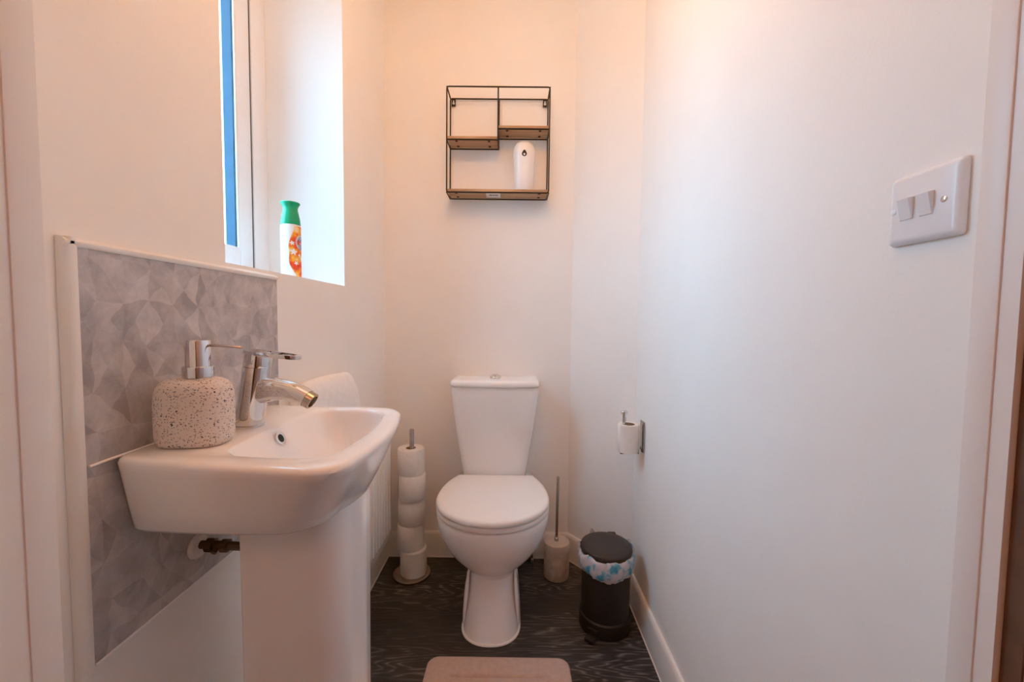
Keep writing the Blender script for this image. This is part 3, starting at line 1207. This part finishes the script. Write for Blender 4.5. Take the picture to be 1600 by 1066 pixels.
def make_roll(R, rc, h, ang=0.0):
    """paper body with a slightly lifted tail sheet; returns a mesh-rooted thing at the origin"""
    b = BM()
    n = 56
    lo = []
    for (r, z) in ((rc, 0.001), (R - 0.003, 0.0), (R, 0.003), (R, h - 0.003), (R - 0.003, h), (rc, h - 0.001)):
        lo.append([Vector((r * math.cos(2 * PI * i / n), r * math.sin(2 * PI * i / n), z)) for i in range(n)])
    rings = [[b.verts.new(p) for p in lp] for lp in lo]
    for q in range(6):
        a_, c_ = rings[q], rings[(q + 1) % 6]
        for i in range(n):
            b.faces.new((a_[i], a_[(i + 1) % n], c_[(i + 1) % n], c_[i]))
    # loose outer sheet
    outer_, inner_ = [], []
    for i in range(15):
        a = ang + i / 14 * 1.5
        rr = R + 0.0006 + 0.0022 * (i / 14) ** 2
        outer_.append([Vector((rr * math.cos(a), rr * math.sin(a), z)) for z in (0.002, h - 0.001)])
    lp = [[p[0], p[1], p[1] * 1.0 + Vector((-0.0008 * math.cos(ang), -0.0008 * math.sin(ang), 0)), p[0] + Vector((-0.0008 * math.cos(ang), -0.0008 * math.sin(ang), 0))] for p in outer_]
    loft(b, lp)
    o = obj('toilet_roll', b, PAPER, loc=(0, 0, 0), local=True, sharp=45)
    b = BM()
    lo = []
    for (r, z) in ((rc - 0.0015, 0.0012), (rc, 0.0012), (rc, h - 0.0012), (rc - 0.0015, h - 0.0012)):
        lo.append([Vector((r * math.cos(2 * PI * i / 32), r * math.sin(2 * PI * i / 32), z)) for i in range(32)])
    rings = [[b.verts.new(p) for p in lp] for lp in lo]
    for q in range(4):
        a_, c_ = rings[q], rings[(q + 1) % 4]
        for i in range(32):
            b.faces.new((a_[i], a_[(i + 1) % 32], c_[(i + 1) % 32], c_[i]))
    obj('cardboard_core', b, CARD, o, local=True)
    return o


roll0 = make_roll(0.0562, 0.0212, 0.1085, -1.9)
RLAB = ['lowest spare toilet roll, resting on the round steel base of the stand',
        'spare toilet roll second from the bottom of the stand, ringed by a bright top edge',
        'middle of the five spare toilet rolls stacked on the steel stand',
        'spare toilet roll second from the top of the stand with a loose curled edge',
        'topmost spare toilet roll on the stand, steel pole sticking out of it']
RX_ = [(0.008, -0.002), (-0.006, 0.004), (-0.0015, 0.006), (0.003, -0.003), (-0.004, 0.002)]
for k in range(5):
    if k == 0:
        o = roll0
    else:
        o = roll0.copy()
        COL.objects.link(o)
        for ch in roll0.children:
            c = ch.copy()
            c.parent = o
            COL.objects.link(c)
    o.location = (SXc + RX_[k][0], SYc + RX_[k][1], 0.0137 + k * 0.1090)
    o.rotation_euler = (0, 0, (0.0, 0.5, 2.3, 3.6, 1.0)[k])
    tag(o, RLAB[k], 'toilet roll', 'spare toilet rolls on the stand')

# ------------------------------------------------------------------ toilet roll holder on the right wall
hx, hy = 0.4285, 1.500
th_ = thing('toilet_roll_holder', 'small chrome upright toilet roll holder on the right wall', 'toilet roll holder', (XR, hy, 0.62))
b = BM()
box(b, XR - 0.0065, XR - 0.0005, 1.472, 1.514, 0.628, 0.742, 0.002)
obj('wall_plate', b, STEEL, th_)
b = BM()
box(b, hx - 0.032, XR - 0.006, 1.484, 1.512, 0.6205, 0.6250, 0.0015)
box(b, XR - 0.020, XR - 0.006, 1.482, 1.514, 0.6205, 0.640, 0.002)
obj('arm', b, CHROME, th_)
b = BM()
lathe(b, [(0.0070, 0.624), (0.0070, 0.767), (0.0125, 0.768), (0.0125, 0.776), (0.0110, 0.778)], (hx - 0.016, hy, 0), 24)
obj('post', b, CHROME, th_)
hr = make_roll(0.0385, 0.0235, 0.104, -2.6)
hr.location = (hx, hy, 0.6262)
tag(hr, 'part-used toilet roll on the wall-mounted holder by the right wall', 'toilet roll')

# ------------------------------------------------------------------ toilet brush and its pot
bx, by = 0.197, 1.728
bp_ = thing('toilet_brush_pot', 'round beige stone-effect toilet brush pot standing on the floor', 'brush pot', (bx, by, 0))
b = BM()
lo = [(0.050, 0.0), (0.0535, 0.003), (0.0545, 0.008), (0.0545, 0.118), (0.0535, 0.1195), (0.045, 0.1195), (0.045, 0.02)]
lathe(b, lo, (bx, by, 0), 48)
obj('pot', b, STONE, bp_)
br = thing('toilet_brush', 'toilet brush with slim chrome handle and beige lid on its pot', 'toilet brush', (bx, by, 0.121))
b = BM()
lathe(b, [(0.044, 0.110), (0.044, 0.1198), (0.0545, 0.1202), (0.0548, 0.122), (0.0548, 0.150), (0.0535, 0.1545), (0.050, 0.156), (0.012, 0.1575)], (bx, by, 0), 48)
obj('lid', b, STONEL, br)
b = BM()
tube(b, [(bx - 0.002, by, 0.150), (bx + 0.001, by, 0.436), (bx + 0.001, by, 0.439)], [0.0063, 0.0063, 0.0045], 16)
obj('handle', b, STEEL, br)
b = BM()
lathe(b, [(0.010, 0.157), (0.010, 0.170), (0.0075, 0.172)], (bx - 0.002, by, 0), 20)
obj('collar', b, STEEL, br)
b = BM()
lathe(b, [(0.008, 0.025), (0.034, 0.03), (0.036, 0.07), (0.02, 0.10), (0.008, 0.112)], (bx, by, 0), 24)
obj('bristles', b, WPLAST, br)

# ------------------------------------------------------------------ pedal bin and liner
px, py = 0.346, 1.452
bn = thing('pedal_bin', 'small black round pedal bin by the right wall', 'bin', (px, py, 0))
b = BM()
lathe(b, [(0.080, 0.02), (0.0855, 0.022), (0.0865, 0.12), (0.0870, 0.276), (0.083, 0.278), (0.080, 0.276)], (px, py, 0), 56)
obj('body', b, BLACKP, bn)
b = BM()
lathe(b, [(0.086, 0.0), (0.0920, 0.001), (0.0932, 0.005), (0.0932, 0.040), (0.0915, 0.050), (0.0868, 0.054)], (px, py, 0), 56)
obj('base_ring', b, BLACKP, bn)
b = BM()
lathe(b, [(0.082, 0.2785), (0.0905, 0.279), (0.0920, 0.281), (0.0920, 0.291), (0.0905, 0.2955), (0.086, 0.2985), (0.06, 0.3005), (0.02, 0.301)], (px, py, 0), 56)
lid = obj('lid', b, LIDP, bn)
b = BM()
box(b, px + 0.024, px + 0.054, py + 0.074, py + 0.090, 0.275, 0.2985, 0.003)
obj('lid_hinge', b, LIDP, bn)
b = BM()
pa_ = math.radians(-127)
pc = Vector((px + 0.097 * math.cos(pa_), py + 0.097 * math.sin(pa_), 0))
box(b, -0.019, 0.019, -0.030, 0.012, 0.006, 0.017, 0.004)
box(b, -0.020, 0.020, -0.004, 0.012, 0.001, 0.036, 0.003)
bmesh.ops.transform(b, matrix=Matrix.Translation(pc) @ Matrix.Rotation(pa_ + PI / 2, 4, 'Z'), verts=b.verts)
obj('pedal', b, BLACKP, bn)
# liner: crinkled collar of film folded over the rim
b = BM()
n = 160
lo = []
rnd = [random.uniform(-1, 1) for _ in range(n)]


def wig(i, f, ph):
    return math.sin(f * 2 * PI * i / n + ph)


for q, (r, z) in enumerate(((0.0895, 0.2765), (0.0955, 0.2830), (0.1000, 0.2790), (0.1025, 0.268), (0.1030, 0.252), (0.1005, 0.237), (0.0955, 0.226), (0.0905, 0.2235))):
    lp = []
    for i in range(n):
        a = 2 * PI * i / n
        wv = 0.0016 * wig(i, 23, q * 0.5) + 0.0012 * wig(i, 41, q * 0.9) + 0.0014 * wig(i, 9, 1 + q * 0.2) + 0.0006 * rnd[i]
        dz = 0.0022 * wig(i, 5, 0.6) + 0.0010 * wig(i, 13, 2.0)
        if q in (0,):
            wv *= 0.15
        sag = 0.016 * max(0, math.cos(a - math.radians(-75))) if q >= 4 else 0
        sag -= 0.010 * max(0, math.cos(a - math.radians(-10))) if q >= 4 else 0
        ear = 0.0
        if q in (1, 2):
            ear = 0.024 * math.exp(-((a - math.radians(112)) / 0.13) ** 2) + 0.014 * math.exp(-((a - math.radians(18)) / 0.16) ** 2)
            ear += 0.004 * wig(i, 7, 0)
        lp.append(Vector((px + (r + wv) * math.cos(a), py + (r + wv) * math.sin(a), z + dz * (q > 0) + ear - sag)))
    lo.append(lp)
loft(b, lo, False, False)
ln = obj('bin_liner', b, LINER, loc=(px, py, 0.25), sharp=50)
so_ = ln.modifiers.new('thickness', 'SOLIDIFY')
so_.thickness = 0.0006
tag(ln, 'crinkled blue and white bin liner folded over the rim of the black bin', 'bin liner')

# ------------------------------------------------------------------ bath mat
mt = thing('bath_mat', 'beige plush bath mat with sunken centre panel on the dark floor', 'bath mat', (-0.035, 0.98, 0))
b = BM()
q = [(-0.290, 0.70), (0.232, 0.70), (0.186, 1.283), (-0.258, 1.283)]
q = [(-0.272, 0.70), (0.198, 0.70), (0.190, 1.281), (-0.264, 1.281)]
lv = []
for z, d_ in ((0.0005, 0.004), (0.004, 0.0), (0.010, 0.001), (0.014, 0.006), (0.0160, 0.014), (0.0165, 0.068), (0.0150, 0.0735), (0.0085, 0.0765), (0.0090, 0.0795), (0.0140, 0.0830), (0.0150, 0.090)):
    lv.append(quadloop(q, max(0.012, 0.036 - d_ * 0.4), z, 6, 10, (0, 0, 0, 0), d_))
loft(b, lv)
obj('mat_pile', b, MATM, mt, sharp=70)

# ------------------------------------------------------------------ wire wall shelf
ws = thing('wall_shelf', 'black wire wall shelf with three light oak boards above the toilet', 'wall shelf', (-0.075, YB, 1.63))
YF, YK = 1.762, 1.860
x0, x1, zt, zb = -0.291, 0.140, 2.080, 1.646
zl, zr, xm = 1.864, 1.909, -0.076
R_ = 0.0031
b = BM()


def rect(y, z1):
    c = [(x0, y, zb), (x1, y, zb), (x1, y, z1), (x0, y, z1)]
    pts = []
    for i in range(4):
        p, a, e = Vector(c[i]), Vector(c[i - 1]), Vector(c[(i + 1) % 4])
        d0, d1 = (a - p).normalized() * 0.008, (e - p).normalized() * 0.008
        pts += [p + d0, p + (d0 + d1) * 0.25, p + d1]
    tube(b, pts, R_, 8, closed=True)


rect(YF, zt)
rect(YK, zt + 0.001)
for x in (x0, x1):
    tube(b, [(x, YF, zt), (x, YK, zt + 0.001)], R_, 8)
    tube(b, [(x, YF, zb), (x, YK, zb)], R_, 8)
for y_, z_ in ((YF, zt), (YK, zt + 0.001)):
    tube(b, [(xm, y_, z_), (xm, y_, zl)], R_, 8)
tube(b, [(x0, YF, zl), (xm, YF, zl)], R_, 8)
tube(b, [(x0, YK, zl), (xm, YK, zl)], R_, 8)
tube(b, [(x0, YF, zl), (x0, YK, zl)], R_, 8)
tube(b, [(xm, YF, zl), (xm, YK, zl)], R_, 8)
tube(b, [(xm, YF, zr), (x1, YF, zr)], R_, 8)
tube(b, [(xm, YK, zr), (x1, YK, zr)], R_, 8)
tube(b, [(x1, YF, zr), (x1, YK, zr)], R_, 8)
tube(b, [(xm, YF, zr), (xm, YK, zr)], R_, 8)
obj('wire_frame', b, WIRE, ws)
for (xa, xb_, z_) in ((x0 + 0.003, xm - 0.003, zl), (xm + 0.003, x1 - 0.003, zr), (x0 + 0.003, x1 - 0.003, zb)):
    b = BM(); box(b, xa, xb_, YF - 0.001, YK - 0.003, z_ + R_, z_ + R_ + 0.011, 0.001)
    brd = obj('shelf_board', b, OAK, ws)
    for xx in (xa + 0.035, xb_ - 0.035):
        for yy in (YF + 0.022, YK - 0.022):
            b = BM()
            lathe(b, [(0.0055, -0.0025), (0.006, -0.001), (0.006, 0.0)], (xx, yy, z_ + R_), 14)
            obj('board_screw', b, WIRE, brd)
for xx in (x0 + 0.014, x1 - 0.014):
    b = BM()
    box(b, xx - 0.009, xx + 0.009, YK - 0.001, YK + 0.003, zt - 0.032, zt - 0.001, 0.001)
    br_ = obj('hanging_bracket', b, WIRE, ws)
    b = BM()
    lathe(b, [(0.0050, 0), (0.0050, 0.0030)], (xx, YK - 0.0008, zt - 0.020), 16, (0, -1, 0))
    lathe(b, [(0.0030, 0), (0.0030, 0.0030)], (xx, YK - 0.0008, zt - 0.011), 12, (0, -1, 0))
    obj('keyhole_screw', b, STICK, br_)
b = BM()
box(b, -0.127, -0.065, 1.775, 1.845, zb + R_ - 0.0006, zb + R_ - 0.0001)
stk = obj('paper_label', b, STICK, ws, label='white paper label under the bottom board')
b = BM()
for i, (xa, xb_) in enumerate(((-0.113, -0.100), (-0.098, -0.090), (-0.088, -0.0755))):
    box(b, xa, xb_, 1.800, 1.815, zb + R_ - 0.0010, zb + R_ - 0.0007)
obj('print_marks', b, INK, stk)

# white automatic freshener dispenser on the lower board
dz0 = zb + R_ + 0.0112
df = thing('air_freshener_dispenser', 'white automatic air freshener dispenser on the lowest shelf board', 'air freshener', (0.036, 1.810, dz0))
b = BM()
lv = []
for z, a, d_ in ((0.0, 0.038, 0.036), (0.003, 0.040, 0.038), (0.06, 0.0410, 0.0395), (0.11, 0.0425, 0.041), (0.145, 0.0455, 0.0435), (0.165, 0.0468, 0.045), (0.180, 0.0455, 0.044), (0.193, 0.041, 0.040), (0.203, 0.034, 0.033), (0.210, 0.024, 0.024), (0.2135, 0.012, 0.012), (0.2142, 0.003, 0.003)):
    lv.append(sell(0.036, 1.810, a, d_, dz0 + z, 2.3, 48))
loft(b, lv)
obj('casing', b, WPLAST, df, sharp=60)
b = BM()
yn = 1.810 - 0.0440
nl = []
for r_, d_ in ((0.0105, -0.003), (0.0105, 0.0008), (0.0085, 0.0016), (0.0070, 0.0010)):
    lp = []
    for i in range(28):
        a = 2 * PI * i / 28
        s = math.sin(a)
        zz = r_ * s * (1.55 if s > 0 else 1.0)
        xx = r_ * math.cos(a) * (1 - 0.35 * max(0, s))
        lp.append(Vector((0.036 + xx, yn - d_, dz0 + 0.150 + zz)))
    nl.append(lp)
loft(b, nl)
nz = obj('nozzle_recess', b, HOLE, df, label='dark teardrop nozzle opening')
b = BM()
lathe(b, [(0.0042, 0), (0.0042, 0.002), (0.003, 0.003)], (0.036, yn - 0.0010, dz0 + 0.147), 16, (0, -1, 0))
obj('nozzle', b, WPLAST, nz)

# ------------------------------------------------------------------ aerosol can on the window sill
ax_, ay_, az_ = -0.672, 1.240, WZ0 + 0.0005
cn = thing('aerosol_can', 'orange and white air freshener aerosol with green cap on the window sill', 'aerosol can', (ax_, ay_, az_))
RC = 0.0275
b = BM()
lathe(b, [(0.0250, 0.0), (RC, 0.002), (RC, 0.158), (RC - 0.001, 0.162), (0.0245, 0.166)], (ax_, ay_, az_), 48)
obj('can_body', b, WPLAST, cn)
b = BM()
lathe(b, [(0.0268, 0.164), (0.0272, 0.166), (0.0262, 0.180), (0.0225, 0.198), (0.0200, 0.209), (0.0205, 0.2165), (0.0235, 0.2225), (0.0262, 0.2262), (0.0268, 0.2285), (0.0255, 0.2305), (0.017, 0.2320), (0.003, 0.2325)], (ax_, ay_, az_), 48)
obj('cap', b, GREEN, cn, label='flared green cap')
# direction from the can to the viewer, seen from above
va = math.atan2(0 - ay_, 0 - ax_)


def wrap(u, z, r):
    """u: metres round the can to the viewer's right of centre"""
    a = va + u / RC
    return Vector((ax_ + r * math.cos(a), ay_ + r * math.sin(a), az_ + z))


b = BM()
# printed area: ragged left edge, runs round the right side
lpts, n_ = [], 24
grid = []
for i in range(n_ + 1):
    z = 0.004 + 0.155 * i / n_
    t = i / n_
    ul = 0.010 + 0.012 * (1 - min(1, t / 0.35)) ** 1.5 - 0.011 * math.sin(PI * min(1, t * 1.05)) + 0.0015 * math.sin(17 * t) + 0.006 * max(0, t - 0.8) * 5
    row = []
    for k in range(13):
        u = ul + (0.062 - ul) * k / 12 - 0.005
        row.append(b.verts.new(wrap(u, z, RC + 0.0004)))
    grid.append(row)
for i in range(n_):
    for k in range(12):
        b.faces.new((grid[i][k], grid[i][k + 1], grid[i + 1][k + 1], grid[i + 1][k]))
obj('fruit_print', b, ART, cn)


def decal(bm, pts, uc, zc, r):
    c = bm.verts.new(wrap(uc, zc, r))
    ring = [bm.verts.new(wrap(uc + p[0], zc + p[1], r)) for p in pts]
    for i in range(len(ring)):
        bm.faces.new((c, ring[i], ring[(i + 1) % len(ring)]))


b = BM()
for uc, zc, s_, ph in ((0.007, 0.082, 0.0098, 0.2), (0.014, 0.050, 0.0065, 0.9), (0.0035, 0.108, 0.0068, 0.5), (0.036, 0.062, 0.008, 0.1), (0.024, 0.074, 0.005, 0.7)):
    pts = [(s_ * (0.74 + 0.26 * math.cos(5 * (2 * PI * k / 50))) * math.cos(2 * PI * k / 50 + ph), s_ * (0.74 + 0.26 * math.cos(5 * (2 * PI * k / 50))) * math.sin(2 * PI * k / 50 + ph)) for k in range(50)]
    decal(b, pts, uc, zc, RC + 0.0007)
obj('flower_print', b, PETAL, cn)
b = BM()
decal(b, [(0.0190 * math.cos(2 * PI * k / 48), 0.0225 * math.sin(2 * PI * k / 48)) for k in range(48)], 0.0315, 0.112, RC + 0.0008)
obj('badge_rim', b, WPLAST, cn)
b = BM()
decal(b, [(0.0172 * math.cos(2 * PI * k / 48), 0.0207 * math.sin(2 * PI * k / 48)) for k in range(48)], 0.0315, 0.112, RC + 0.0011)
bd = obj('badge', b, BADGE, cn, label='round pale lilac badge with dark script')
# lettering on the badge: only the first letters show round the edge of the can
fc_ = bpy.data.curves.new('badge_lettering', 'FONT')
fc_.body = 'fe'
fc_.size = 0.021
fc_.shear = 0.3
tmp = bpy.data.objects.new('badge_lettering', fc_)
COL.objects.link(tmp)
dg = bpy.context.evaluated_depsgraph_get()
tm = bpy.data.meshes.new_from_object(tmp.evaluated_get(dg))
bpy.data.objects.remove(tmp)
b = BM()
b.from_mesh(tm)
for v in b.verts:
    v.co = wrap(0.0185 + v.co.x, 0.113 + v.co.y, RC + 0.0014)
obj('badge_lettering', b, BADGEINK, bd)
b = BM()
for k in range(4):
    z = 0.104 - 0.0045 * k
    r0 = [b.verts.new(wrap(0.021 + 0.002 * t, z, RC + 0.0014)) for t in range(8)]
    r1 = [b.verts.new(wrap(0.021 + 0.002 * t, z + 0.0016, RC + 0.0014)) for t in range(8)]
    for t in range(7):
        b.faces.new((r0[t], r0[t + 1], r1[t + 1], r1[t]))
obj('badge_small_print', b, BADGEINK, bd)

# ------------------------------------------------------------------ light switch
sw = thing('light_switch', 'white double rocker light switch on the right wall near the doorway', 'light switch', (XR, 0.4865, 1.2485))
b = BM()
lv = []
for d_, ins in ((0.0005, 0.0005), (0.003, 0.0), (0.0065, 0.0012), (0.0085, 0.0035), (0.0095, 0.0065)):
    q = [(0.4440, 1.2065), (0.5290, 1.2065), (0.5290, 1.2905), (0.4440, 1.2905)]
    lp = quadloop(q, 0.004, 0, 4, 3, (0, 0, 0, 0), ins)
    lv.append([Vector((XR - d_, p.x, p.y)) for p in lp])
loft(b, lv)
obj('switch_plate', b, SWITCHP, sw, sharp=50)
for y0_, y1_ in ((0.4955, 0.5115), (0.4720, 0.4880)):
    b = BM()
    z0_, z1_ = 1.2355, 1.2620
    f0, f1 = XR - 0.0095, XR - 0.0165
    lv = [[Vector((f0 + 0.001, y0_, z0_)), Vector((f0 + 0.001, y1_, z0_)), Vector((f0 + 0.001, y1_, z1_)), Vector((f0 + 0.001, y0_, z1_))],
          [Vector((f0 - 0.0015, y0_ + 0.0008, z0_ + 0.0004)), Vector((f0 - 0.0015, y1_ - 0.0008, z0_ + 0.0004)), Vector((f1, y1_ - 0.0008, z1_ - 0.002)), Vector((f1, y0_ + 0.0008, z1_ - 0.002))]]
    loft(b, lv)
    obj('rocker', b, SWITCHP, sw, sharp=30)
b = BM()
lathe(b, [(0.0036, -0.001), (0.0036, 0.0004), (0.0025, 0.0010)], (XR - 0.0095, 0.4610, 1.2485), 16, (-1, 0, 0))
obj('screw', b, CHROME, sw, label='bright metal screw')
b = BM()
lathe(b, [(0.0036, -0.001), (0.0036, 0.0006), (0.0028, 0.0010)], (XR - 0.0095, 0.5210, 1.2485), 16, (-1, 0, 0))
obj('screw_cap', b, SWITCHP, sw, label='white plastic screw cap')
